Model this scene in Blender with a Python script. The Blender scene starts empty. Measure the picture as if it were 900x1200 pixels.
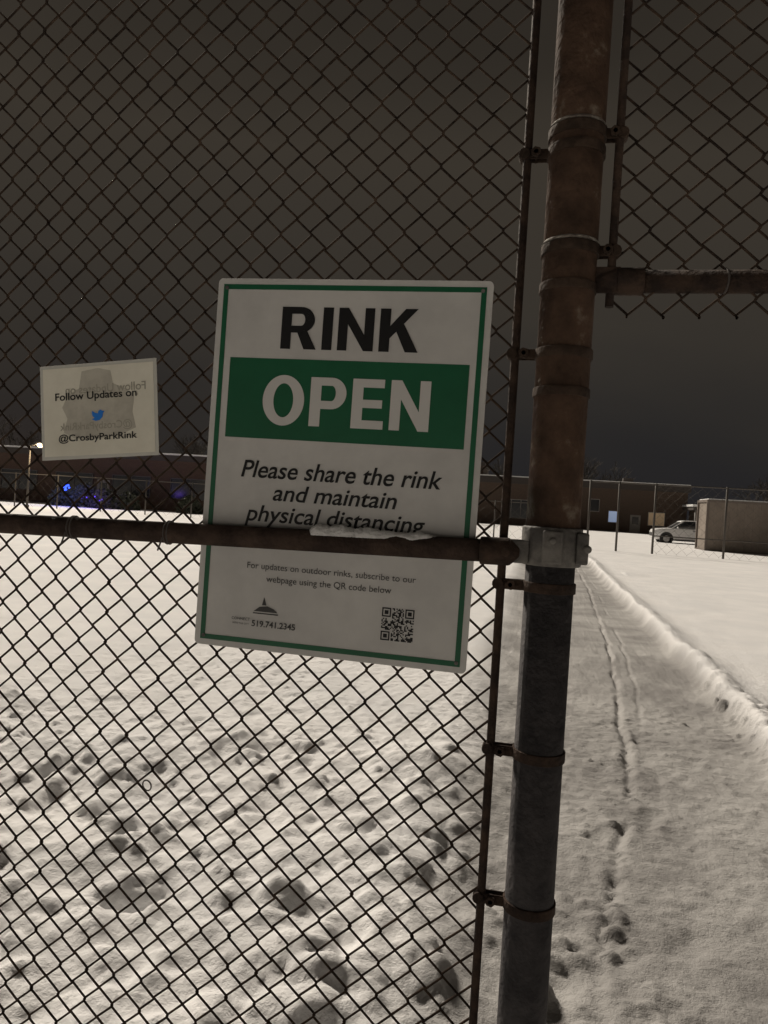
import bpy, math, random
import numpy as np
from mathutils import Vector, Matrix
random.seed(7); rng=np.random.default_rng(11)
scene=bpy.context.scene
scene.view_settings.view_transform='Standard'
scene.view_settings.look='None'
scene.view_settings.exposure=0
CAMH=1.55

# ---------------- materials ----------------
def mat(name,col,rough=.8,metal=0,bump=0,bscale=40,col2=None,nscale=8,emis=None,estr=0,col3=None,spec=.5,contrast=(.4,.6),trans=0):
    m=bpy.data.materials.new(name); m.use_nodes=True
    nt=m.node_tree; b=nt.nodes['Principled BSDF']
    b.inputs['Base Color'].default_value=(*col,1)
    b.inputs['Roughness'].default_value=rough
    b.inputs['Metallic'].default_value=metal
    b.inputs['Specular IOR Level'].default_value=spec
    tc=nt.nodes.new('ShaderNodeTexCoord')
    if col2:
        n=nt.nodes.new('ShaderNodeTexNoise'); n.inputs['Scale'].default_value=nscale; n.inputs['Detail'].default_value=5
        n.inputs['Roughness'].default_value=.65
        nt.links.new(tc.outputs['Object'],n.inputs['Vector'])
        r=nt.nodes.new('ShaderNodeValToRGB')
        r.color_ramp.elements[0].position=contrast[0]; r.color_ramp.elements[1].position=contrast[1]
        r.color_ramp.elements[0].color=(*col,1); r.color_ramp.elements[1].color=(*col2,1)
        if col3:
            e=r.color_ramp.elements.new(min(.95,contrast[1]+.08)); e.color=(*col3,1)
        nt.links.new(n.outputs['Fac'],r.inputs['Fac']); nt.links.new(r.outputs['Color'],b.inputs['Base Color'])
    if bump:
        n2=nt.nodes.new('ShaderNodeTexNoise'); n2.inputs['Scale'].default_value=bscale; n2.inputs['Detail'].default_value=4
        nt.links.new(tc.outputs['Object'],n2.inputs['Vector'])
        bp=nt.nodes.new('ShaderNodeBump'); bp.inputs['Strength'].default_value=bump; bp.inputs['Distance'].default_value=.01
        nt.links.new(n2.outputs['Fac'],bp.inputs['Height']); nt.links.new(bp.outputs['Normal'],b.inputs['Normal'])
    if emis:
        b.inputs['Emission Color'].default_value=(*emis,1); b.inputs['Emission Strength'].default_value=estr
    return m

# ---------------- mesh builder ----------------
class MB:
    def __init__(s): s.v=[];s.f=[];s.sm=[]
    def box(s,c,size,rot=None):
        i=len(s.v); hx,hy,hz=[a/2 for a in size]; c=Vector(c)
        for x,y,z in [(-1,-1,-1),(1,-1,-1),(1,1,-1),(-1,1,-1),(-1,-1,1),(1,-1,1),(1,1,1),(-1,1,1)]:
            p=Vector((x*hx,y*hy,z*hz))
            if rot: p=rot@p
            s.v.append(c+p)
        for f in [(0,3,2,1),(4,5,6,7),(0,1,5,4),(1,2,6,5),(2,3,7,6),(3,0,4,7)]:
            s.f.append([i+k for k in f]); s.sm.append(False)
        return s
    def bx(s,x0,x1,y0,y1,z0,z1): return s.box(((x0+x1)/2,(y0+y1)/2,(z0+z1)/2),(x1-x0,y1-y0,z1-z0))
    def cyl(s,p0,p1,r0,r1=None,n=20,caps=True):
        r1=r0 if r1 is None else r1
        p0=Vector(p0);p1=Vector(p1); d=(p1-p0).normalized()
        a=d.orthogonal().normalized(); b=d.cross(a); i=len(s.v)
        for k in range(n):
            t=2*math.pi*k/n; o=a*math.cos(t)+b*math.sin(t)
            s.v.append(p0+o*r0); s.v.append(p1+o*r1)
        for k in range(n):
            k2=(k+1)%n; s.f.append([i+2*k,i+2*k2,i+2*k2+1,i+2*k+1]); s.sm.append(n>6)
        if caps:
            s.f.append([i+2*k for k in range(n)][::-1]); s.sm.append(False)
            s.f.append([i+2*k+1 for k in range(n)]); s.sm.append(False)
        return s
    def ring(s,c,axis,R,r,n=20,m=8):
        c=Vector(c); d=Vector(axis).normalized(); a=d.orthogonal().normalized(); b=d.cross(a); i=len(s.v)
        for k in range(n):
            t=2*math.pi*k/n; o=a*math.cos(t)+b*math.sin(t)
            for j in range(m):
                q=2*math.pi*j/m; s.v.append(c+o*(R+r*math.cos(q))+d*r*math.sin(q))
        for k in range(n):
            for j in range(m):
                s.f.append([i+k*m+j,i+((k+1)%n)*m+j,i+((k+1)%n)*m+(j+1)%m,i+k*m+(j+1)%m]); s.sm.append(True)
        return s
    def sphere(s,c,r,n=8,m=6,sc=(1,1,1)):
        c=Vector(c); i=len(s.v)
        for a in range(m+1):
            th=math.pi*a/m
            for k in range(n):
                p=2*math.pi*k/n
                s.v.append(c+Vector((r*sc[0]*math.sin(th)*math.cos(p),r*sc[1]*math.sin(th)*math.sin(p),r*sc[2]*math.cos(th))))
        for a in range(m):
            for k in range(n):
                s.f.append([i+a*n+k,i+(a+1)*n+k,i+(a+1)*n+(k+1)%n,i+a*n+(k+1)%n]); s.sm.append(True)
        return s
    def make(s,name,m,parent=None,bevel=0):
        me=bpy.data.meshes.new(name); me.from_pydata([tuple(v) for v in s.v],[],s.f)
        me.polygons.foreach_set('use_smooth',s.sm); me.materials.append(m); me.update()
        o=bpy.data.objects.new(name,me); scene.collection.objects.link(o)
        if parent: o.parent=parent
        if bevel:
            md=o.modifiers.new('b','BEVEL'); md.width=bevel; md.segments=2; md.limit_method='ANGLE'
        return o
def empty(name,loc=(0,0,0),rot=(0,0,0)):
    e=bpy.data.objects.new(name,None); e.location=loc; e.rotation_euler=rot; e.empty_display_size=.1
    scene.collection.objects.link(e); return e

# ---------------- camera ----------------
psi=math.radians(11.3); pit=math.radians(-.53); roll=math.radians(3.5)
f=Vector((-math.sin(psi)*math.cos(pit),math.cos(psi)*math.cos(pit),math.sin(pit)))
rl=Vector((math.cos(psi),math.sin(psi),0)); up=rl.cross(f)
R=math.cos(roll)*rl+math.sin(roll)*up; U=-math.sin(roll)*rl+math.cos(roll)*up
cd=bpy.data.cameras.new('camera'); cam=bpy.data.objects.new('camera',cd); scene.collection.objects.link(cam)
M=Matrix((R,U,-f)).transposed().to_4x4(); M.translation=Vector((0,-1.185,CAMH)); cam.matrix_world=M
cd.sensor_fit='VERTICAL'; cd.sensor_height=36; cd.lens=26; cd.clip_end=5000; cd.clip_start=.02
scene.camera=cam

# ---------------- world: low overcast lit by the town ----------------
w=bpy.data.worlds.new('World'); scene.world=w; w.use_nodes=True; nt=w.node_tree; nt.nodes.clear()
out=nt.nodes.new('ShaderNodeOutputWorld'); add=nt.nodes.new('ShaderNodeAddShader')
b1=nt.nodes.new('ShaderNodeBackground'); b2=nt.nodes.new('ShaderNodeBackground')
sky=nt.nodes.new('ShaderNodeTexSky'); sky.sky_type='NISHITA'; sky.sun_disc=False
sky.sun_elevation=math.radians(3); sky.sun_rotation=math.radians(-50)
b1.inputs['Strength'].default_value=.0003; nt.links.new(sky.outputs[0],b1.inputs['Color'])
tc=nt.nodes.new('ShaderNodeTexCoord'); sp=nt.nodes.new('ShaderNodeSeparateXYZ'); nt.links.new(tc.outputs['Generated'],sp.inputs[0])
ns=nt.nodes.new('ShaderNodeTexNoise'); ns.inputs['Scale'].default_value=2.2; ns.inputs['Detail'].default_value=3
mp=nt.nodes.new('ShaderNodeMapping'); mp.inputs['Scale'].default_value=(1,1,2.5)
nt.links.new(tc.outputs['Generated'],mp.inputs[0]); nt.links.new(mp.outputs[0],ns.inputs['Vector'])
ma=nt.nodes.new('ShaderNodeMath'); ma.operation='MULTIPLY_ADD'; ma.inputs[1].default_value=.26; ma.inputs[2].default_value=-.13
nt.links.new(ns.outputs['Fac'],ma.inputs[0])
ad=nt.nodes.new('ShaderNodeMath'); ad.operation='ADD'; nt.links.new(sp.outputs['Z'],ad.inputs[0]); nt.links.new(ma.outputs[0],ad.inputs[1])
cr=nt.nodes.new('ShaderNodeValToRGB'); e=cr.color_ramp.elements
e[0].position=0; e[0].color=(.0155,.0152,.0172,1); e[1].position=1; e[1].color=(.018,.015,.012,1)
for p,c in [(.10,(.0215,.0198,.0190)),(.26,(.036,.0308,.0248)),(.42,(.041,.0340,.0260)),(.56,(.027,.0225,.0175))]:
    x=e.new(p); x.color=(*c,1)
nt.links.new(ad.outputs[0],cr.inputs['Fac']); nt.links.new(cr.outputs[0],b2.inputs['Color']); b2.inputs['Strength'].default_value=1
nt.links.new(b1.outputs[0],add.inputs[0]); nt.links.new(b2.outputs[0],add.inputs[1]); nt.links.new(add.outputs[0],out.inputs['Surface'])

sd=bpy.data.lights.new('flood_light','SUN'); sd.energy=4.05; sd.angle=math.radians(10); sd.color=(1,.90,.765)
so=bpy.data.objects.new('flood_light',sd); scene.collection.objects.link(so)
el=math.radians(37); az=math.radians(-40)   # from beyond the fence, to the left
src=Vector((math.sin(az)*math.cos(el),math.cos(az)*math.cos(el),math.sin(el)))
so.rotation_euler=src.to_track_quat('Z','Y').to_euler(); so.location=(-10,30,20)

# ---------------- ground ----------------
tabs=[rng.random((256,256)) for _ in range(8)]
def vn(x,y,k=0):
    t=tabs[k]; xi=np.floor(x).astype(int); yi=np.floor(y).astype(int); fx=x-xi; fy=y-yi
    fx=fx*fx*(3-2*fx); fy=fy*fy*(3-2*fy); a=xi%256;b=(xi+1)%256;c=yi%256;d=(yi+1)%256
    return (t[a,c]*(1-fx)+t[b,c]*fx)*(1-fy)+(t[a,d]*(1-fx)+t[b,d]*fx)*fy
def fbm(x,y,o=4,k=0):
    s=0;a=1;n=0
    for i in range(o):
        s=s+a*vn(x*2**i+i*17.3,y*2**i+i*9.1,(k+i)%8); n+=a; a*=.5
    return s/n*2-1
def axis(lo,hi,st,g_lo,g_hi,L):
    a=list(np.arange(lo,hi,st)); s=st
    while a[-1]<L: s*=g_hi; a.append(a[-1]+s)
    s=st; pre=[]; c=lo
    while c>-L: s*=g_lo; c-=s; pre.append(c)
    return np.array(pre[::-1]+a)
xs=axis(-2.8,2.2,.0145,1.05,1.05,1600); ys=axis(.6,5.0,.0145,1.14,1.03,1600)
X,Y=np.meshgrid(xs,ys)
near=np.exp(-(np.maximum(0,np.hypot(X,Y)-60)/60)**2)
def ss(a,b,x): t=np.clip((x-a)/(b-a),0,1); return t*t*(3-2*t)
xb=1.70+.30*np.clip((Y-4.4)/20,0,1)+.06*fbm(Y*1.1,Y*0+3,3,2)
xl_=-.15+.1*fbm(Y*.8,Y*0+7,2,4)
inpath=ss(xl_-.35,xl_+.15,X)*(1-ss(xb-.12,xb+.02,X))*(1-ss(34,38,Y))
Z=.08*(1-inpath)*ss(.0,.6,Y)
Z+=near*(.03*fbm(X*.35,Y*.35,3,1)+.007*fbm(X*2.2,Y*2.2,3,3))
Z+=(1-inpath)*near*.010*np.clip(fbm(X*5,Y*5,3,5),-.2,1)*ss(.5,2,Y)
# berm
bw=np.where(X<xb,.09,.22)
bh=(.105+.03*fbm(Y*2.5,Y*0,3,6))*(1-ss(30,36,Y))*ss(-.5,.4,Y)
Z+=bh*np.exp(-((X-xb)/bw)**2)*(1+.35*fbm(X*8,Y*5,4,7))
# path roughness
Z+=inpath*near*(.010*fbm(X*7,Y*4,4,2)+.012*np.abs(fbm(X*18,Y*14,4,4)))
CX=([0,1.3,1.94,3.0,4.24,8,15.6,34],[.25,.30,.40,.62,.74,1.0,1.31,1.6])
cx=np.interp(Y,*CX)+.035*fbm(Y*3.2,Y*0+1,5,3)
br_=ss(.30,.5,vn(Y*3.1,Y*0+5,1))
Z-=(.032*br_+.008)*np.exp(-((X-cx)/.015)**2)*ss(.5,1,Y)
Z+=.016*np.exp(-((X-cx-.045)/.03)**2)*ss(.5,1,Y)*ss(.4,.9,vn(Y*9,X*9,2))
c2=cx+.16+.03*fbm(Y*2,Y*0,4,6); Z-=.016*np.exp(-((X-c2)/.014)**2)*ss(2.5,4,Y)*ss(.3,.6,vn(Y*2,Y*0,6))
# thrown snow mound
md=(1-ss(2.2,4.4,Y))*ss(-.3,.5,Y)*(1-ss(-.3,.25,X))
Z+=md*(.05+.085*fbm(X*1.7,Y*1.7,3,0)+.035*fbm(X*5,Y*5,3,6))
def stamp(px,py,s,hk=.6,kk=(.8,1.5)):
    i0,i1=np.searchsorted(xs,[px-s*1.5,px+s*1.5]); j0,j1=np.searchsorted(ys,[py-s*1.5,py+s*1.5])
    if i1-i0<2 or j1-j0<2: return
    xx=X[j0:j1,i0:i1]-px; yy=Y[j0:j1,i0:i1]-py
    a=random.uniform(0,math.pi); u=xx*math.cos(a)+yy*math.sin(a); v=-xx*math.sin(a)+yy*math.cos(a)
    asp=random.uniform(.5,1); k=random.uniform(*kk)
    h=np.minimum.reduce([s*hk*(1+random.uniform(-.5,.5)*u/s+random.uniform(-.5,.5)*v/s),
        (s-np.abs(u))*k,(s*asp-np.abs(v))*k,(s*1.15-np.abs(u*.7+v*.7))*k,(s*1.1-np.abs(u*.7-v*.7))*k])
    jc=(j0+j1)//2; ic=(i0+i1)//2
    zc=Z[min(jc,len(ys)-1),min(ic,len(xs)-1)]-s*.18
    Z[j0:j1,i0:i1]=np.where(h>0,np.maximum(Z[j0:j1,i0:i1],zc+h),Z[j0:j1,i0:i1])
def prints(n,x0,x1,y0,y1,dp):
    global Z
    for _ in range(n):
        py=random.uniform(y0,y1); px=random.uniform(x0,x1); a=random.uniform(-.6,.6)
        u=(X-px)*math.cos(a)+(Y-py)*math.sin(a); v=-(X-px)*math.sin(a)+(Y-py)*math.cos(a)
        Z=Z-dp*np.exp(-((u/.055)**4+(v/.13)**4))
prints(14,-2.4,-.2,1.0,3.6,.045)
prints(16,-3.2,.0,3.4,8,.016)
prints(40,.2,1.5,1,8,.010)
for (bx_,by_,bs) in ((-.74,1.28,.15),(-.45,1.62,.12),(-1.9,2.1,.14),(-.95,1.9,.11),(-.28,1.15,.10),(-1.5,1.4,.12)):
    stamp(bx_,by_,bs,.6,(.7,.9))
for n in range(5600):
    t=random.random()**1.15; py=.35+t*5.0; px=random.uniform(-1.0*py-1.2,.10)
    pp=fbm(np.array([px*.9]),np.array([py*.9]),2,4)[0]
    if py>3.3 and random.random()<.25+.25*(py-3.3)+.4*(pp<0): continue
    s=min(.085,.0115*(random.random()**-.52))
    if pp<-.12: s=min(s,.028)
    if py>3.3: s=min(s,.035)
    stamp(px,py,s,random.uniform(.40,.75))
Zs=Z.copy()
def soften(Z,amt):
    Zs=Z.copy()
    Zs[1:-1,1:-1]=(Z[1:-1,1:-1]*4+2*(Z[:-2,1:-1]+Z[2:,1:-1]+Z[1:-1,:-2]+Z[1:-1,2:])+Z[:-2,:-2]+Z[2:,2:]+Z[:-2,2:]+Z[2:,:-2])/16
    wgt=amt*(ss(-1,0,Y)*(1-ss(5,7,Y)))*(1-ss(2.4,3,np.abs(X)))
    return Z*(1-wgt)+Zs*wgt
Z=soften(Z,.8)
for n in range(4500):   # fine crumbs over the thrown snow
    py=.35+random.random()**1.1*4.6; px=random.uniform(-1.0*py-1.2,.10)
    stamp(px,py,min(.026,.008*(random.random()**-.4)),.7)
for n in range(2200):   # crumbs on the path
    py=.8+random.random()**1.3*8; px=random.uniform(.0,1.75)
    if random.random()<.4: px=np.interp(py,*CX)+random.gauss(0,.12)
    stamp(px,py,min(.032,.009*(random.random()**-.45)),.6)
for n in range(600):   # crumbs along the berm
    py=1+random.random()**1.2*12; stamp(1.72+.25*min(1,max(0,(py-4.4)/20))+random.gauss(0,.10),py,min(.055,.016*(random.random()**-.45)),.5,(.7,1.2))
for n in range(90): stamp(random.uniform(.05,.5),random.uniform(.9,1.9),random.uniform(.015,.055),.6)
stamp(2.9,20,.5,.25)
Z=soften(Z,.45)
nearf=ss(.0,.5,Y)*(1-ss(5,8,Y))
Z+=nearf*.010*fbm(X*17,Y*17,3,1)
nx,ny=len(xs),len(ys)
co=np.stack([X,Y,Z],-1).reshape(-1,3).astype(np.float32)
idx=np.arange(nx*ny).reshape(ny,nx)
q=np.stack([idx[:-1,:-1],idx[:-1,1:],idx[1:,1:],idx[1:,:-1]],-1).reshape(-1,4)
me=bpy.data.meshes.new('ground'); me.vertices.add(len(co)); me.vertices.foreach_set('co',co.ravel())
me.loops.add(q.size); me.loops.foreach_set('vertex_index',q.ravel().astype(np.int32))
me.polygons.add(len(q)); me.polygons.foreach_set('loop_start',np.arange(0,q.size,4,dtype=np.int32))
me.update(calc_edges=True); me.polygons.foreach_set('use_smooth',np.ones(len(q),bool))
at=me.attributes.new('packed_dim','FLOAT','POINT'); at.data.foreach_set('value',np.clip(inpath,0,1).ravel().astype(np.float32))
g=bpy.data.objects.new('ground',me); scene.collection.objects.link(g)
m=bpy.data.materials.new('snow'); m.use_nodes=True; nt=m.node_tree; b=nt.nodes['Principled BSDF']
b.inputs['Roughness'].default_value=.8; b.inputs['Specular IOR Level'].default_value=.2
at=nt.nodes.new('ShaderNodeAttribute'); at.attribute_name='packed_dim'
tc=nt.nodes.new('ShaderNodeTexCoord')
n1=nt.nodes.new('ShaderNodeTexNoise'); n1.inputs['Scale'].default_value=1.1; n1.inputs['Detail'].default_value=6; n1.inputs['Roughness'].default_value=.6
nt.links.new(tc.outputs['Object'],n1.inputs['Vector'])
ra=nt.nodes.new('ShaderNodeValToRGB'); ra.color_ramp.elements[0].position=.3; ra.color_ramp.elements[0].color=(.79,.79,.80,1)
ra.color_ramp.elements[1].position=.65; ra.color_ramp.elements[1].color=(.90,.89,.89,1); nt.links.new(n1.outputs['Fac'],ra.inputs['Fac'])
rb=nt.nodes.new('ShaderNodeValToRGB'); rb.color_ramp.elements[0].position=.38; rb.color_ramp.elements[0].color=(.30,.29,.285,1)  # path colour: packed snow, with the dimmer light on the right painted in
rb.color_ramp.elements[1].position=.60; rb.color_ramp.elements[1].color=(.47,.46,.45,1); nt.links.new(n1.outputs['Fac'],rb.inputs['Fac'])
mx=nt.nodes.new('ShaderNodeMix'); mx.data_type='RGBA'; nt.links.new(at.outputs['Fac'],mx.inputs['Factor'])
nt.links.new(ra.outputs[0],mx.inputs['A']); nt.links.new(rb.outputs[0],mx.inputs['B']); nt.links.new(mx.outputs['Result'],b.inputs['Base Color'])
n2=nt.nodes.new('ShaderNodeTexNoise'); n2.inputs['Scale'].default_value=36; n2.inputs['Detail'].default_value=5; n2.inputs['Roughness'].default_value=.75
nt.links.new(tc.outputs['Object'],n2.inputs['Vector'])
bp=nt.nodes.new('ShaderNodeBump'); bp.inputs['Strength'].default_value=.75; bp.inputs['Distance'].default_value=.02
nt.links.new(n2.outputs['Fac'],bp.inputs['Height']); nt.links.new(bp.outputs['Normal'],b.inputs['Normal'])
me.materials.append(m); SNOW=m

# ---------------- fence ----------------
RUST=mat('rusty_steel',(.034,.022,.016),.9,.0,.7,70,(.080,.050,.035),11,col3=(.17,.14,.11),spec=.12,contrast=(.38,.60))
GALV=mat('galvanised_steel',(.045,.043,.046),.8,0,.4,90,(.080,.075,.078),16,spec=.2)
WIRE=mat('weathered_wire',(.026,.020,.017),.95,0,0,0,(.065,.046,.034),30,spec=.05)
BAR=mat('dark_bar',(.028,.02,.017),.85,0,.4,120,(.06,.04,.03),25,spec=.15)
CAST=mat('cast_fitting',(.085,.08,.076),.7,.1,.4,60,(.19,.18,.165),20)
TIE=mat('tie_wire_steel',(.08,.07,.065),.8,0,spec=.2)
fence=empty('chain_link_fence')
def chain(name,x0,x1,z0,z1,W,H,r,parent,m,y=0,res=1):
    cu=bpy.data.curves.new(name,'CURVE'); cu.dimensions='3D'; cu.bevel_depth=r; cu.bevel_resolution=res
    n=int(round((x1-x0)/W)); k=int((z1-z0)/(H/2))
    for i in range(n+1):
        xc=x0+i*W; pts=[]
        jx=random.gauss(0,W*.018); jz=random.gauss(0,H*.020)
        ph=1 if i%2==0 else -1
        for j in range(k+1):
            side=ph*(1 if (j%2)==0 else -1)
            z=z0+j*H/2+jz; A=W/2+r*.55
            xx=xc+jx
            wob=(.004*math.sin(z*2.3+xc*1.7)+.002*math.sin(z*7+xc*5))*(W/.026)
            jj=random.gauss(0,W*.015)
            pts.append((xx+jj+wob+side*A*.91,y-side*ph*r*.8,z-H*.034))
            pts.append((xx+jj+wob+side*A,y,z))
            pts.append((xx+jj+wob+side*A*.91,y+side*ph*r*.8,z+H*.034))
        s=cu.splines.new('POLY'); s.points.add(len(pts)-1)
        for q,p in enumerate(pts): s.points[q].co=(*p,1)
    o=bpy.data.objects.new(name,cu); cu.materials.append(m); scene.collection.objects.link(o); o.parent=parent
    return o
# adjacent wires are mirror images and meet every half pitch
W=.0262; H=.053; r=.0020
XB=-.042
nW=118
chain('mesh_panel',XB-.016-nW*W,XB-.016,.06,3.04,W,H,r,fence,WIRE)
chain('transom_mesh',.096+.016,.096+.016+44*W,CAMH+.312,3.04,W,H,r,fence,WIRE)
chain('side_mesh',1.38,1.38+108*W,.06,3.04,W,H,r,fence,WIRE,res=0)
# posts
MB().cyl((.033,0,CAMH-.05),(.033,0,3.12),.0415,n=32).make('post_upper',RUST,fence)
MB().cyl((.033,0,-.1),(.033,0,CAMH-.04),.038,n=32).make('post_lower',GALV,fence)
MB().sphere((.033,0,3.12),.044,16,8,(1,1,.6)).make('post_cap',GALV,fence)
far=MB()
for x in (-3.2,1.32,4.3): 
    far.cyl((x,0,-.1),(x,0,3.12),.038,n=20); far.sphere((x,0,3.12),.042,14,8,(1,1,.6))
far.make('line_posts',GALV,fence)
rails=MB()
rails.cyl((-3.2,-.031,CAMH-.108),(-.045,-.031,CAMH-.060),.0178,n=20)
rails.make('middle_rail',mat('rail_steel',(.035,.024,.020),.85,0,.5,80,(.085,.058,.045),18,spec=.2,contrast=(.4,.68)),fence)
t=MB(); t.cyl((.118,0,CAMH+.365),(1.30,0,CAMH+.365),.0175,n=20)
t.cyl((-3.2,0,3.06),(4.3,0,3.06),.02,n=16); t.cyl((-3.2,-.03,.12),(-.045,-.03,.12),.0175,n=16)
t.make('rails',BAR,fence)
bars=MB(); 
bars.cyl((XB,-.002,.05),(XB+.001,-.002,3.05),.0068,n=10)
bars.cyl((.0965,-.002,CAMH+.325),(.0965,-.002,3.05),.0066,n=10)
bars.make('tension_bars',BAR,fence)
def band(mb,z,side,xbar,R,snow=False,h=.020):
    mb.cyl((.033,0,z-h/2),(.033,0,z+h/2),R+.003,n=32)
    x0=.033+side*(R-.002); x1=xbar+side*.008
    mb.box(((x0+x1)/2,-.007,z),(abs(x1-x0),.003,h)); mb.box(((x0+x1)/2,.007,z),(abs(x1-x0),.003,h))
    xm=(x0+x1)/2
    mb.cyl((xm,-.017,z),(xm,.017,z),.0045,n=10); mb.cyl((xm,-.017,z),(xm,-.0115,z),.0085,n=6)
    mb.cyl((xbar+side*.004,-.012,z),(xbar+side*.004,.012,z),.009,n=12)
BANDM=mat('rusty_band',(.030,.021,.016),.85,.0,.4,120,(.06,.041,.03),25,spec=.15)
bd=MB()
for z in (.562,.25): band(bd,CAMH+z,-1,XB,.0415,h=.015)
for z in (.59,.41): band(bd,CAMH+z,1,.0965,.0415,h=.016)
for z in (1.0,1.3): band(bd,CAMH+z,-1,XB,.0415); band(bd,CAMH+z+.05,1,.0965,.0415)
for z in (.352,.19): bd.cyl((.033,0,CAMH+z-.007),(.033,0,CAMH+z+.007),.0438,n=32)
bd.make('upper_bands',BANDM,fence,bevel=.001)
bl=MB()
for z in (-.112,-.3735,-.61,-.9,-1.2): band(bl,CAMH+z,-1,XB,.038,h=.016)
bl.make('lower_bands',BAR,fence,bevel=.001)
cl=MB()
z=CAMH-.048
cl.cyl((.033,0,z-.030),(.033,0,z+.030),.0465,n=32)
cl.box((.033,-.048,z),(.030,.012,.050)); cl.box((.078,-.012,z),(.018,.045,.048))
cl.cyl((.033,-.062,z+.010),(.033,-.05,z+.010),.006,n=6); cl.cyl((.085,-.042,z),(.085,-.03,z),.007,n=6)
cl.box((-.016,-.030,z-.010),(.030,.012,.036))
cl.make('post_collar',CAST,fence,bevel=.003)
re=MB()
re.cyl((-.075,-.031,CAMH-.0605),(-.030,-.031,CAMH-.0598),.0215,n=20); re.cyl((-.030,-.031,CAMH-.06),(-.015,-.031,CAMH-.06),.0215,.008,n=20)
re.cyl((-.035,-.058,CAMH-.06),(-.035,-.050,CAMH-.06),.007,n=6)
re.cyl((.105,0,CAMH+.365),(.145,0,CAMH+.365),.0210,n=20); re.cyl((.072,0,CAMH+.365),(.105,0,CAMH+.365),.011,.0210,n=20)
re.box((.09,-.008,CAMH+.365),(.04,.006,.040))
re.make('rail_ends',BAR,fence,bevel=.0015)
ti=MB()
for x in (-.78,-.60,-1.35,-2.0,-2.6):
    zz=CAMH-.060+(x+.045)*.0152
    for k in range(2): ti.ring((x+.004*k,-.029,zz),(1,.1*k,0),.0192,.0016,20,6)
    ti.cyl((x,-.05,zz-.008),(x-.006,-.052,zz-.030),.0015,n=6)
for x in (.26,.55,.85,1.1):
    ti.ring((x,0,CAMH+.365),(1,.15,0),.0188,.0016,20,6)
ti.ring((-.612,-.03,CAMH-.50),(.2,1,.1),.009,.0013,16,6)
ti.make('tie_wires',TIE,fence)
SN=mat('snow_clump',(.80,.80,.80),.8,0,.6,120,spec=.2)
fr=MB()
for zz in (.599,.419):
    fr.cyl((.033,0,CAMH+zz),(.033,0,CAMH+zz+.005),.0448,.0420,n=28)
fr.make('frost_on_bands',mat('frost',(.12,.10,.085),.85,0,.5,120,(.36,.34,.30),60),fence)
# snow lying on the rail
sv=MB(); n=90; prof=9
for i in range(n):
    s=i/(n-1); x=-.352+s*.213
    env=np.interp(s,[0,.04,.12,.35,.55,.63,.68,.80,.92,1],[0,.7,1,.75,.7,.45,.3,.55,.35,0])
    hh=.012*env*(1+.18*math.sin(i*.35)+.1*math.sin(i*1.1+1))
    zz=CAMH-.060+(x+.045)*.0152
    ww=.0150*min(1,env*1.4+.25)
    for j in range(prof):
        a=math.pi*j/(prof-1); yy=-math.cos(a)*ww
        base=math.sqrt(max(0,.0178**2-min(abs(yy),.017)**2))
        sv.v.append(Vector((x,-.031+yy,zz+base-.0015+hh*math.sin(a)**.6+random.uniform(-.0008,.0008))))
for i in range(n-1):
    for j in range(prof-1):
        a=i*prof+j; sv.f.append([a,a+1,a+prof+1,a+prof]); sv.sm.append(True)
sv.make('snow_on_rail',SN,fence)

# ---------------- signs ----------------
def txt(body,cx,cz,w,h,m,parent,bold=0,shear=0,mirror=False,y=-.003,name='lettering'):
    cu=bpy.data.curves.new('t','FONT'); cu.body=body; cu.size=1; cu.offset=bold; cu.shear=shear
    o=bpy.data.objects.new('t',cu); scene.collection.objects.link(o); bpy.context.view_layer.update()
    dg=bpy.context.evaluated_depsgraph_get(); me=bpy.data.meshes.new_from_object(o.evaluated_get(dg))
    bpy.data.objects.remove(o)
    n=len(me.vertices); c=np.empty(n*3); me.vertices.foreach_get('co',c); c=c.reshape(-1,3)
    mn=c.min(0);mxx=c.max(0); sx=w/(mxx[0]-mn[0]); sz=h/(mxx[1]-mn[1]) if h else sx
    o2=np.zeros_like(c); o2[:,0]=(c[:,0]-(mn[0]+mxx[0])/2)*sx*(-1 if mirror else 1)+cx
    o2[:,2]=(c[:,1]-(mn[1]+mxx[1])/2)*sz+cz; o2[:,1]=y
    me.vertices.foreach_set('co',o2.ravel()); me.materials.clear(); me.materials.append(m); me.update()
    ob=bpy.data.objects.new(name,me); scene.collection.objects.link(ob); ob.parent=parent; return ob
# heavy grotesque capitals drawn as shapes (unit height)
def rect(x0,x1,z0,z1): return [[(x0,z0),(x1,z0),(x1,z1),(x0,z1)]]
def arc(cx,cz,ro,ri,a0,a1,n=18):
    r_=[]
    for i in range(n):
        a=math.radians(a0+(a1-a0)*i/n); b=math.radians(a0+(a1-a0)*(i+1)/n)
        r_.append([(cx+ro[0]*math.cos(a),cz+ro[1]*math.sin(a)),(cx+ro[0]*math.cos(b),cz+ro[1]*math.sin(b)),(cx+ri[0]*math.cos(b),cz+ri[1]*math.sin(b)),(cx+ri[0]*math.cos(a),cz+ri[1]*math.sin(a))])
    return r_
def bowl(zl): 
    zc=(1+zl)/2; h=(1-zl)/2
    return rect(0,.22,0,1)+rect(.22,.43,1-.165,1)+rect(.22,.43,zl,zl+.165)+arc(.43,zc,(.30,h),(.085,h-.165),-90,90)
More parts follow.
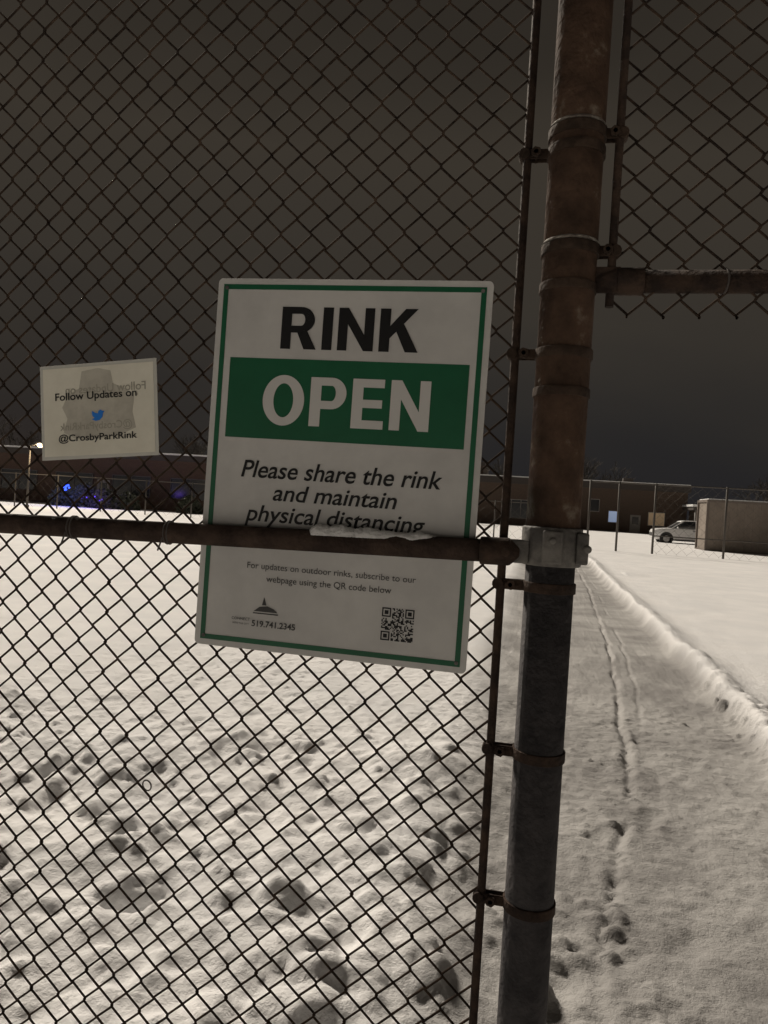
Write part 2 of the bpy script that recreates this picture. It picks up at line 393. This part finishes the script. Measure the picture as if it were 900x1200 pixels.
LET={'R':(.79,bowl(.39)+[[(.33,.39),(.36,.39),(.52,.0),(.79,.0),(.58,.43)]]),
'I':(.22,rect(0,.22,0,1)),
'N':(.77,rect(0,.205,0,1)+rect(.565,.77,0,1)+[[(.205,1),(.205,.62),(.565,.0),(.565,.38)]]),
'K':(.82,rect(0,.22,0,1)+[[(.22,.31),(.22,.60),(.53,1),(.79,1)]]+[[(.345,.49),(.50,.665),(.83,0),(.56,0)]]),
'O':(.86,arc(.43,.5,(.43,.52),(.205,.35),0,360,44)),
'P':(.73,bowl(.36)),
'E':(.64,rect(0,.215,0,1)+rect(.215,.64,0,.17)+rect(.215,.60,.42,.585)+rect(.215,.63,.83,1))}
def caps(word,cx,cz,w,h,m,parent,name,y=-.0029):
    sp_=.12; tot=sum(LET[c][0] for c in word)+sp_*(len(word)-1); mb=MB(); x=0; k=0
    for c in word:
        wd,shp=LET[c]
        for p in shp:
            k+=1
            i=len(mb.v); mb.v+=[Vector(((x+px-tot/2)*w/tot+cx,y-.00002*(k%3 if c!='O' else 0),(pz-.5)*h+cz)) for px,pz in p]
            mb.f.append(list(range(i,i+len(p)))); mb.sm.append(False)
        x+=wd+sp_
    return mb.make(name,m,parent)
SW,SH=.463,.622
sign=empty('rink_sign',(-.3155,-.0085,CAMH+.054),(0,math.radians(.6),0))
WHITE=mat('sign_white',(.59,.585,.57),.42,0,.05,30,(.51,.505,.495),5,spec=.4)
GREEN=mat('sign_green',(.004,.095,.041),.42,0,0,0,(.006,.11,.048),6,spec=.4)
BLACK=mat('sign_black',(.010,.010,.011),.45,spec=.3)
DGREY=mat('sign_grey_ink',(.055,.055,.055),.5,spec=.3)
WINK=mat('sign_white_ink',(.60,.595,.58),.42,spec=.3)
bd=MB(); R_=.008; o=[]
for cx_,cz_,a0 in ((SW/2-R_,SH/2-R_,0),(-SW/2+R_,SH/2-R_,90),(-SW/2+R_,-SH/2+R_,180),(SW/2-R_,-SH/2+R_,270)):
    for k in range(6):
        a=math.radians(a0+k*18); o.append((cx_+R_*math.cos(a),cz_+R_*math.sin(a)))
n=len(o)
bd.v=[Vector((x,-.002,z)) for x,z in o]+[Vector((x,.002,z)) for x,z in o]
bd.f=[list(range(n)),list(range(2*n-1,n-1,-1))]+[[i,i+n,(i+1)%n+n,(i+1)%n] for i in range(n)]; bd.sm=[False]*(n+2)
bd.make('panel',WHITE,sign)
def flat(mb,x0,x1,z0,z1,y):
    i=len(mb.v); mb.v+= [Vector((x0,y,z0)),Vector((x1,y,z0)),Vector((x1,y,z1)),Vector((x0,y,z1))]; mb.f.append([i,i+1,i+2,i+3]); mb.sm.append(False)
S=lambda s:(s-.5)*SW
T=lambda t:(.5-t)*SH
br=MB(); a=SW/2-.010; c=SH/2-.010; th=.0085; y=-.0026
flat(br,-a,a,c-th,c,y); flat(br,-a,a,-c,-c+th,y); flat(br,-a,-a+th,-c+th,c-th,y); flat(br,a-th,a,-c+th,c-th,y)
flat(br,S(.065),S(.938),T(.430),T(.214),y); br.make('green_print',GREEN,sign)
caps('RINK',S(.503),T(.131),.50*SW,.070,BLACK,sign,'word_rink')
caps('OPEN',S(.506),T(.325),.61*SW,.081,WINK,sign,'word_open',y=-.0032)
txt('Please share the rink',S(.505),T(.513),.735*SW,.0290,BLACK,sign,bold=.012,shear=.22,name='line_please')
txt('and maintain',S(.492),T(.573),.455*SW,.0275,BLACK,sign,bold=.012,shear=.22,name='line_maintain')
txt('physical distancing',S(.494),T(.638),.66*SW,.036,BLACK,sign,bold=.012,shear=.22,name='line_distancing')
txt('For updates on outdoor rinks, subscribe to our',S(.496),T(.775),.62*SW,None,DGREY,sign,name='line_updates')
txt('webpage using the QR code below',S(.492),T(.808),.46*SW,None,DGREY,sign,name='line_webpage')
txt('519.741.2345',S(.30),T(.928),.165*SW,None,DGREY,sign,bold=.02,name='line_phone')
txt('CONNECT',S(.175),T(.919),.07*SW,None,DGREY,sign,name='line_connect')
txt('WITH THE CITY',S(.175),T(.932),.065*SW,None,DGREY,sign,name='line_city')
lg=MB(); lx,lz=S(.265),T(.892)
def poly(mb,pts,y):
    i=len(mb.v); mb.v+=[Vector((x,y,z)) for x,z in pts]; mb.f.append(list(range(i,i+len(pts)))); mb.sm.append(False)
poly(lg,[(lx-.020,lz-.002),(lx+.022,lz-.002),(lx+.015,lz+.004),(lx+.004,lz+.008),(lx-.010,lz+.006)],-.0026)
poly(lg,[(lx-.006,lz+.009),(lx+.002,lz+.009),(lx-.001,lz+.018),(lx-.003,lz+.023)],-.0026)
flat(lg,lx-.021,lx+.023,lz-.006,lz-.004,-.0026)
lg.make('city_logo',DGREY,sign)
qr=MB(); N=25; cs=.053/N; qx=S(.752)-.0265; qz=T(.893)+.0265; rq=random.Random(3)
for a in range(N):
    for b_ in range(N):
        on=rq.random()<.5
        for fa,fb in ((0,0),(0,N-7),(N-7,0)):
            da,db=a-fa,b_-fb
            if -1<=da<=7 and -1<=db<=7:
                on= 0<=da<=6 and 0<=db<=6 and (da in(0,6) or db in(0,6) or (2<=da<=4 and 2<=db<=4))
        if on: flat(qr,qx+b_*cs,qx+(b_+1)*cs,qz-(a+1)*cs,qz-a*cs,-.0026)
qr.make('qr_code',BLACK,sign)
st=MB()
for sx in(-1,1):
    for sz in(-1,1): st.cyl((sx*(SW/2-.016),-.0042,sz*(SH/2-.016)),(sx*(SW/2-.016),-.001,sz*(SH/2-.016)),.0032,n=10)
st.make('fixings',CAST,sign)

note=empty('notice_sign',(-.757,-.009,CAMH+.136),(0,math.radians(-5.3),0))
PAPER=mat('paper',(.80,.78,.68),.5,0,.05,20,(.74,.72,.62),12,spec=.4)
PATCHM=mat('darker_paper',(.55,.53,.46),.5,0,0,0,(.46,.44,.38),22)
LAM=mat('laminate_edge',(.60,.60,.56),.25,0,0,0,spec=.6)
nw,nh=.226,.168
MB().box((0,0,0),(nw,.0012,nh)).make('laminate',LAM,note)
MB().box((0,-.0010,0),(nw-.012,.0006,nh-.012)).make('sheet',PAPER,note)
dm=MB()  # darker mottled patch in the middle of the sheet
poly(dm,[(-.030,.070),(.002,.074),(.026,.068),(.030,.045),(.052,.036),(.070,.020),(.066,-.006),(.072,-.034),(.040,-.046),(-.004,-.050),(-.046,-.048),(-.068,-.036),(-.060,-.012),(-.070,.008),(-.058,.030),(-.036,.040)],-.0016)
dm.make('dark_patch',PATCHM,note)
GH=mat('ghost_ink',(.38,.365,.31),.6,spec=.2); INK=mat('ink',(.02,.02,.02),.5,spec=.2)
txt('Follow Updates on',.015,.036,.155,None,GH,note,mirror=True,y=-.0019,bold=.01,name='show_through_line')
txt('@CrosbyParkRink',-.005,-.028,.140,None,GH,note,mirror=True,y=-.0019,bold=.01,name='show_through_handle')
txt('Follow Updates on',-.004,.025,.158,.0175,INK,note,bold=.014,y=-.0022,name='line_follow')
txt('@CrosbyParkRink',-.002,-.048,.152,.0165,INK,note,bold=.016,y=-.0022,name='line_handle')
bi=MB()
poly(bi,[(x*1.1,z*1.1) for x,z in [(-.011,-.006),(-.004,-.009),(.003,-.008),(.008,-.003),(.009,.003),(.012,.006),(.008,.0065),(.005,.0085),(.001,.007),(.000,.003),(-.005,.004),(-.010,.0075),(-.0105,.003),(-.0095,-.001),(-.006,-.004)]],-.0023)
bo=bi.make('bird_logo',mat('bird_blue',(.005,.20,.75),.5),note); bo.location=(0,0,-.009)

# ---------------- distant fence ----------------
DF=mat('far_steel',(.10,.09,.08),.7,.1,spec=.3)
ff=empty('chain_link_fence',(0,0,0))
fm=MB()
def postx(x,y=33.5,h=3.3,r=.05):
    fm.cyl((x,y,-.05),(x,y,h),r,n=8)
for x in (-38,-35,-32,-29,-26,-23,-20,-17,-14,-11,-8,-5,-2,1): postx(x,40,2.2,.04)
fm.cyl((-38,40,2.15),(1,40,2.15),.025,n=6)
for x in (2.6,3.9,5.5,8.55,11.6,14.6): postx(x,34.5)
fm.cyl((2.6,34.5,3.25),(14.6,34.5,3.25),.03,n=6); fm.cyl((5.5,34.5,.9),(14.6,34.5,.9),.025,n=6)
fm.make('posts_and_rails',DF,ff)
chain('far_mesh',5.6,14.6,.1,3.2,.22,.44,.004,ff,DF,y=34.5,res=0)
chain('far_mesh_low',-38,1,.1,2.1,.30,.6,.004,ff,DF,y=40,res=0)

# ---------------- buildings ----------------
def brickmat(name,c1,c2,mortar,scale=4):
    m=bpy.data.materials.new(name); m.use_nodes=True; nt=m.node_tree; b=nt.nodes['Principled BSDF']; b.inputs['Roughness'].default_value=.9
    tc=nt.nodes.new('ShaderNodeTexCoord'); mp=nt.nodes.new('ShaderNodeMapping'); mp.inputs['Rotation'].default_value=(math.radians(90),0,0)
    bt=nt.nodes.new('ShaderNodeTexBrick'); bt.inputs['Scale'].default_value=scale
    bt.inputs['Color1'].default_value=(*c1,1);bt.inputs['Color2'].default_value=(*c2,1);bt.inputs['Mortar'].default_value=(*mortar,1)
    nt.links.new(tc.outputs['Object'],mp.inputs[0]); nt.links.new(mp.outputs[0],bt.inputs[0]); nt.links.new(bt.outputs[0],b.inputs['Base Color']); return m
BR=brickmat('brown_brick',(.085,.05,.037),(.11,.064,.046),(.11,.09,.075))
BR2=brickmat('tan_brick',(.09,.063,.048),(.12,.08,.06),(.12,.10,.08))
GL=mat('window_glass',(.02,.022,.026),.15,spec=.6); FRM=mat('window_frame',(.34,.32,.30),.6); FRD=mat('dark_window_frame',(.10,.09,.085),.6)
TRIM=mat('fascia',(.06,.05,.045),.7); LITW=mat('lit_window',(.6,.7,.9),.5,emis=(.50,.66,1),estr=.26)
LITW2=mat('lit_room',(.8,.6,.4),.5,emis=(1,.72,.42),estr=.05)
DOOR=mat('door_paint',(.30,.28,.26),.6)
def building(name,x0,x1,y0,y1,h,bm,wins,lit=(),snowroof=True,fascia=.45,FRM=FRM):
    e=empty(name)
    MB().bx(x0,x1,y0,y1,-.1,h-fascia).make('walls',bm,e)
    MB().bx(x0-.3,x1+.3,y0-.3,y1+.3,h-fascia,h).make('fascia_trim',TRIM,e)
    if snowroof: MB().bx(x0-.25,x1+.25,y0-.25,y1+.25,h,h+.14).make('snow_roof',SN,e,bevel=.05)
    fr=MB();gl=MB();l1=MB();l2=MB();dr=MB()
    for i,(wx,wz,ww,wh,kind) in enumerate(wins):
        if kind=='d':
            dr.bx(wx-ww/2,wx+ww/2,y0-.05,y0-.003,0,wh); gl.bx(wx-ww*.3,wx+ww*.3,y0-.07,y0-.052,wh*.5,wh*.9); continue
        t=.07
        fr.bx(wx-ww/2-t,wx+ww/2+t,y0-.09,y0-.003,wz-t,wz); fr.bx(wx-ww/2-t,wx+ww/2+t,y0-.09,y0-.003,wz+wh,wz+wh+t)
        fr.bx(wx-ww/2-t,wx-ww/2,y0-.09,y0-.003,wz,wz+wh); fr.bx(wx+ww/2,wx+ww/2+t,y0-.09,y0-.003,wz,wz+wh)
        nm=max(1,int(ww/1.1))
        for k in range(1,nm): 
            xx=wx-ww/2+ww*k/nm; fr.bx(xx-.03,xx+.03,y0-.075,y0-.003,wz,wz+wh)
        (l1 if i in lit else l2 if kind=='l' else gl).bx(wx-ww/2,wx+ww/2,y0-.04,y0-.004,wz,wz+wh)
    if fr.v: fr.make('window_frames',FRM,e)
    if gl.v: gl.make('windows',GL,e)
    if dr.v: dr.make('doors',DOOR,e)
    if l1.v: l1.make('lit_windows',LITW,e)
    if l2.v: l2.make('lit_rooms',LITW2,e)
    return e
wl=[(x,1.1,3.2,1.5,'w') for x in (-46,-41,-36,-31,-26,-21,-17)]+[(-33.4,0,1.1,2.2,'d')]
building('brick_building',-52,-14,52,68,4.4,BR,wl,FRM=FRD)
ws=[(-2,1.0,3.5,2.2,'w'),(3,1.0,3.5,2.2,'w'),(7.3,2.4,1.2,1.4,'w'),(9.6,1.2,1.0,1.3,'w'),(12.2,0,1.2,2.2,'d'),(14.6,1.1,1.8,1.5,'l')]
sc=building('school_building',-8,18,92,112,6.0,BR2,ws,lit=(3,),fascia=.8)
MB().bx(17.5,36,86,91.9,3.1,3.5).make('canopy_roof',TRIM,sc); MB().bx(17.4,36.1,85.9,91.95,3.5,3.75).make('canopy_snow',SN,sc)
MB().bx(18.2,36,88.5,91.8,-.1,3.1).make('wing_walls',BR2,sc)
f2=MB();g2=MB()
for x in (19.8,22.6,25.4,28.2):
    f2.bx(x-1.1,x+1.1,88.41,88.49,1.0,2.7); g2.bx(x-1.0,x+1.0,88.38,88.408,1.1,2.6)
f2.make('wing_frames',FRM,sc); g2.make('wing_windows',GL,sc)
pl=MB()
for x in (17.8,21,24.2,27.4,30.6): pl.cyl((x,86.3,0),(x,86.3,3.1),.09,n=10)
pl.make('canopy_columns',FRM,sc)
hp=MB().bx(-14,-6.5,95,106,-.1,7.4).make('hall_block',BR2,sc); MB().bx(-14.2,-6.3,94.8,106.2,7.4,7.9).make('hall_roof',TRIM,sc)
vt=MB()
for x in (0,5,11): vt.bx(x,x+1.2,96,97.2,6.0,6.8)
vt.make('roof_units',TRIM,sc)

# low beige wall, built as a storage container
ct=empty('panelled_wall'); cb=MB(); CT=mat('wall_paint',(.20,.165,.138),.75,.0,.1,20,(.25,.21,.175),1.0)
x=9.75;L=12;y0=43.5
nrib=30; dx=L/nrib; pts=[]
for i in range(nrib):
    xx=x+i*dx
    for u,d in ((0,0),(.82,0),(.88,.012),(.94,.012)): pts.append((xx+u*dx,y0+d))
pts.append((x+L,y0))
i0=len(cb.v)
for (a,b_) in pts: cb.v+=[Vector((a,b_,.18)),Vector((a,b_,2.85))]
for i in range(len(pts)-1): cb.f.append([i0+2*i,i0+2*i+2,i0+2*i+3,i0+2*i+1]); cb.sm.append(False)
cb.bx(x+.01,x+L-.01,y0+.06,y0+2.4,.17,2.84)
cb.make('panelled_body',CT,ct)
fc=MB(); fc.bx(x-.06,x+L+.06,y0-.05,y0+2.45,2.852,2.98); fc.bx(x-.06,x+L+.06,y0-.05,y0+2.45,.0,.168)
for xx in (x-.08,x+L-.05): fc.bx(xx,xx+.13,y0-.06,y0+.07,.0,2.99); fc.bx(xx,xx+.13,y0+2.35,y0+2.47,0,2.99)
fc.make('corner_frame',mat('wall_frame',(.17,.14,.12),.7),ct)
MB().bx(x,x+L,y0,y0+2.4,2.985,3.05).make('snow_cap',SN,ct,bevel=.03)

# ---------------- car (nose to the left) ----------------
car=empty('parked_car',(11.15,56.2,0)); car.scale=(1.08,1.08,1.08)
CP=mat('car_paint',(.82,.82,.82),.3,0,spec=.5); TY=mat('tyre',(.02,.02,.02),.9); RM=mat('rim',(.4,.4,.4),.35,.8); TR=mat('car_trim',(.03,.03,.03),.6)
def loft(st,m,name):
    mb=MB(); K=None
    for (xx,sec) in st:
        K=len(sec); mb.v+=[Vector((xx,y,z)) for y,z in sec]
    for i in range(len(st)-1):
        for j in range(K):
            a=i*K+j; b_=i*K+(j+1)%K; mb.f.append([a,b_,b_+K,a+K]); mb.sm.append(True)
    mb.f.append(list(range(K))[::-1]); mb.f.append([(len(st)-1)*K+j for j in range(K)]); mb.sm+=[False,False]
    o=mb.make(name,m,car); md=o.modifiers.new('b','BEVEL'); md.width=.02; md.limit_method='ANGLE'; return o
def sec(w,z0,z1): 
    return [(-w*.94,z0),(-w,z0+.12),(-w,(z0+z1)/2+.05),(-w*.96,z1-.07),(-w*.85,z1),(w*.85,z1),(w*.96,z1-.07),(w,(z0+z1)/2+.05),(w,z0+.12),(w*.94,z0)]
loft([(-2.3,sec(.62,.42,.80)),(-2.2,sec(.80,.30,.93)),(-1.9,sec(.90,.27,1.0)),(-1.2,sec(.93,.27,1.07)),(-.9,sec(.93,.27,1.10)),(.5,sec(.93,.27,1.12)),(1.9,sec(.92,.27,1.14)),(2.2,sec(.86,.32,1.12)),(2.28,sec(.75,.45,1.0))],CP,'body')
def cab(w,z0,z1,k): return [(-w,z0),(-w*k,z1),(w*k,z1),(w,z0)]
loft([(-1.15,cab(.84,1.06,1.08,.98)),(-.35,cab(.86,1.08,1.58,.84)),(1.3,cab(.86,1.08,1.62,.84)),(1.95,cab(.86,1.08,1.50,.82)),(2.2,cab(.84,1.06,1.12,.95))],GL,'glasshouse')
loft([(-.55,cab(.735,1.50,1.55,.95)),(-.3,cab(.74,1.57,1.63,.93)),(1.35,cab(.74,1.61,1.68,.93)),(2.0,cab(.72,1.50,1.57,.93))],CP,'roof')
pr=MB()
for s in(-1,1):
    for a,b_ in (((-1.1,s*.84,1.08),(-.38,s*.73,1.58)),((.42,s*.865,1.08),(.42,s*.735,1.6)),((1.45,s*.865,1.08),(1.4,s*.735,1.6)),((2.15,s*.83,1.1),(1.92,s*.71,1.52))):
        pr.cyl(a,b_,.04,n=6)
    pr.sphere((-.75,s*1.0,1.12),.11,8,6,(.6,1,.7))
pr.make('pillars_and_mirrors',CP,car)
wh=MB();rm=MB();ar=MB();lt=MB()
for xx in(-1.42,1.35):
    for s in(-1,1):
        wh.cyl((xx,s*.70,.35),(xx,s*.94,.35),.35,n=28); rm.cyl((xx,s*.93,.35),(xx,s*.955,.35),.22,.20,n=20)
        for k in range(5):
            a=k*2*math.pi/5; rm.cyl((xx,s*.957,.35),(xx+.2*math.cos(a),s*.957,.35+.2*math.sin(a)),.025,n=5)
        ar.cyl((xx,s*.60,.37),(xx,s*.937,.37),.43,n=28)
ar.bx(-1.0,.95,-.945,.945,.24,.34); ar.bx(-2.33,-2.2,-.5,.5,.5,.72)
wh.make('tyres',TY,car); rm.make('rims',RM,car); ar.make('arches_and_sills',TR,car)
for s in(-1,1): lt.sphere((-2.16,s*.68,.82),.13,8,6,(.8,1,.5))
lt.make('headlights',mat('lamp_glass',(.6,.6,.6),.2),car)
ha=MB()
for xx in(.2,1.1): ha.bx(xx,xx+.18,-.955,-.93,.93,.97)
ha.make('handles',TR,car)

# ---------------- street lamp ----------------
sl=empty('street_lamp',(-30.2,38.8,0)); p=MB(); p.cyl((0,0,-.1),(0,0,3.9),.07,.045,n=10); p.cyl((0,0,3.85),(.55,0,4.0),.03,n=8); p.cyl((0,0,0),(0,0,.25),.12,n=10)
p.make('pole',DF,sl); MB().box((.7,0,4.03),(.5,.2,.10)).make('lamp_head',DF,sl,bevel=.02)
MB().sphere((.7,0,3.93),.22,12,8,(1,.7,.6)).make('lens',mat('lit_lens',(1,.8,.5),.5,emis=(1,.74,.42),estr=9),sl)
pd=bpy.data.lights.new('lamp_light','POINT'); pd.energy=200; pd.color=(1,.78,.5); pd.shadow_soft_size=.2
po=bpy.data.objects.new('lamp_light',pd); scene.collection.objects.link(po); po.parent=sl; po.location=(.7,0,3.6)

# ---------------- shrubs with blue lights ----------------
SH_=mat('shrub_leaf',(.05,.06,.04),.9,0,0,0,(.09,.10,.07),5)
sb=MB()
for (cx_,cy,cr_) in ((-33.5,47,1.0),(-31.8,47.3,1.25),(-30.2,47,1.0),(-28.6,47.4,.9),(-24,48,.9),(-20,48,1.0)):
    for k in range(900):
        th=random.uniform(0,2*math.pi); ph=random.uniform(0,math.pi/2); rr=cr_*random.uniform(.6,1.08)
        c=Vector((cx_+rr*math.cos(th)*math.cos(ph),cy+rr*math.sin(th)*math.cos(ph),.1+rr*1.3*math.sin(ph)))
        a=Vector((random.gauss(0,1),random.gauss(0,1),random.gauss(0,1))).normalized()*.13; b_=a.orthogonal().normalized()*.07
        i=len(sb.v); sb.v+=[c-a,c+b_,c+a,c-b_]; sb.f.append([i,i+1,i+2,i+3]); sb.sm.append(False)
sb.make('shrub_row',SH_)
l=MB(); l2=MB()
for k in range(9): l.sphere((-32.4+random.gauss(0,.22),45.9,1.45+random.gauss(0,.12)),.08,6,4)
for k in range(7): l2.sphere((-30.6+random.uniform(-.9,1.1),45.9,.75+random.gauss(0,.10)),.05,6,4)
sle=empty('string_lights'); l.make('blue_bulbs',mat('blue_bulb',(.1,.2,1),.5,emis=(.04,.12,1),estr=1.2),sle)
l2.make('violet_bulbs',mat('violet_bulb',(.2,.1,1),.5,emis=(.14,.06,.8),estr=.5),sle)
for (gx,gy,gz,ge,gc) in ((-32.2,45.4,1.6,80,(.08,.14,1)),(-30.2,45.4,1.1,45,(.25,.12,1))):
    pd=bpy.data.lights.new('glow','POINT'); pd.energy=ge; pd.color=gc; pd.shadow_soft_size=.5
    po=bpy.data.objects.new('bulb_glow',pd); scene.collection.objects.link(po); po.parent=sle; po.location=(gx,gy,gz)

# ---------------- trees ----------------
BK=mat('bark',(.030,.026,.023),.95,0,0,0,(.05,.042,.035),3)
def grow(mb,p,d,L,r_,dep):
    q=p+d*L; mb.cyl(p,q,r_,r_*.65,n=5 if dep>2 else 3,caps=False)
    if dep==0: return
    for k in range(random.choice((3,3,4)) if dep>1 else 4):
        ax=Vector((random.gauss(0,1),random.gauss(0,1),random.gauss(0,.4))).normalized()
        nd=(d+ax*random.uniform(.45,.9)+Vector((0,0,.12))).normalized()
        grow(mb,p+d*L*random.uniform(.55,1),nd,L*random.uniform(.6,.82),r_*.6,dep-1)
tl=MB()
for x,y,h in ((-62,72,8.5),(-55,70,9.5),(-47,74,9),(-41,71,8),(-36,75,9.5),(-29,72,10),(-22,71,9),(-17,76,10),(-11,82,9),(2,120,11),(7,122,12),(11,121,11),(33,118,11),(38,116,12),(43,120,13),(49,118,12),(55,119,13),(-4,118,11)):
    grow(tl,Vector((x,y,-.1)),Vector((random.gauss(0,.04),random.gauss(0,.04),1)).normalized(),h*.34,h*.026,5)
tl.make('tree_line',BK)
print('verts ground',nx*ny)
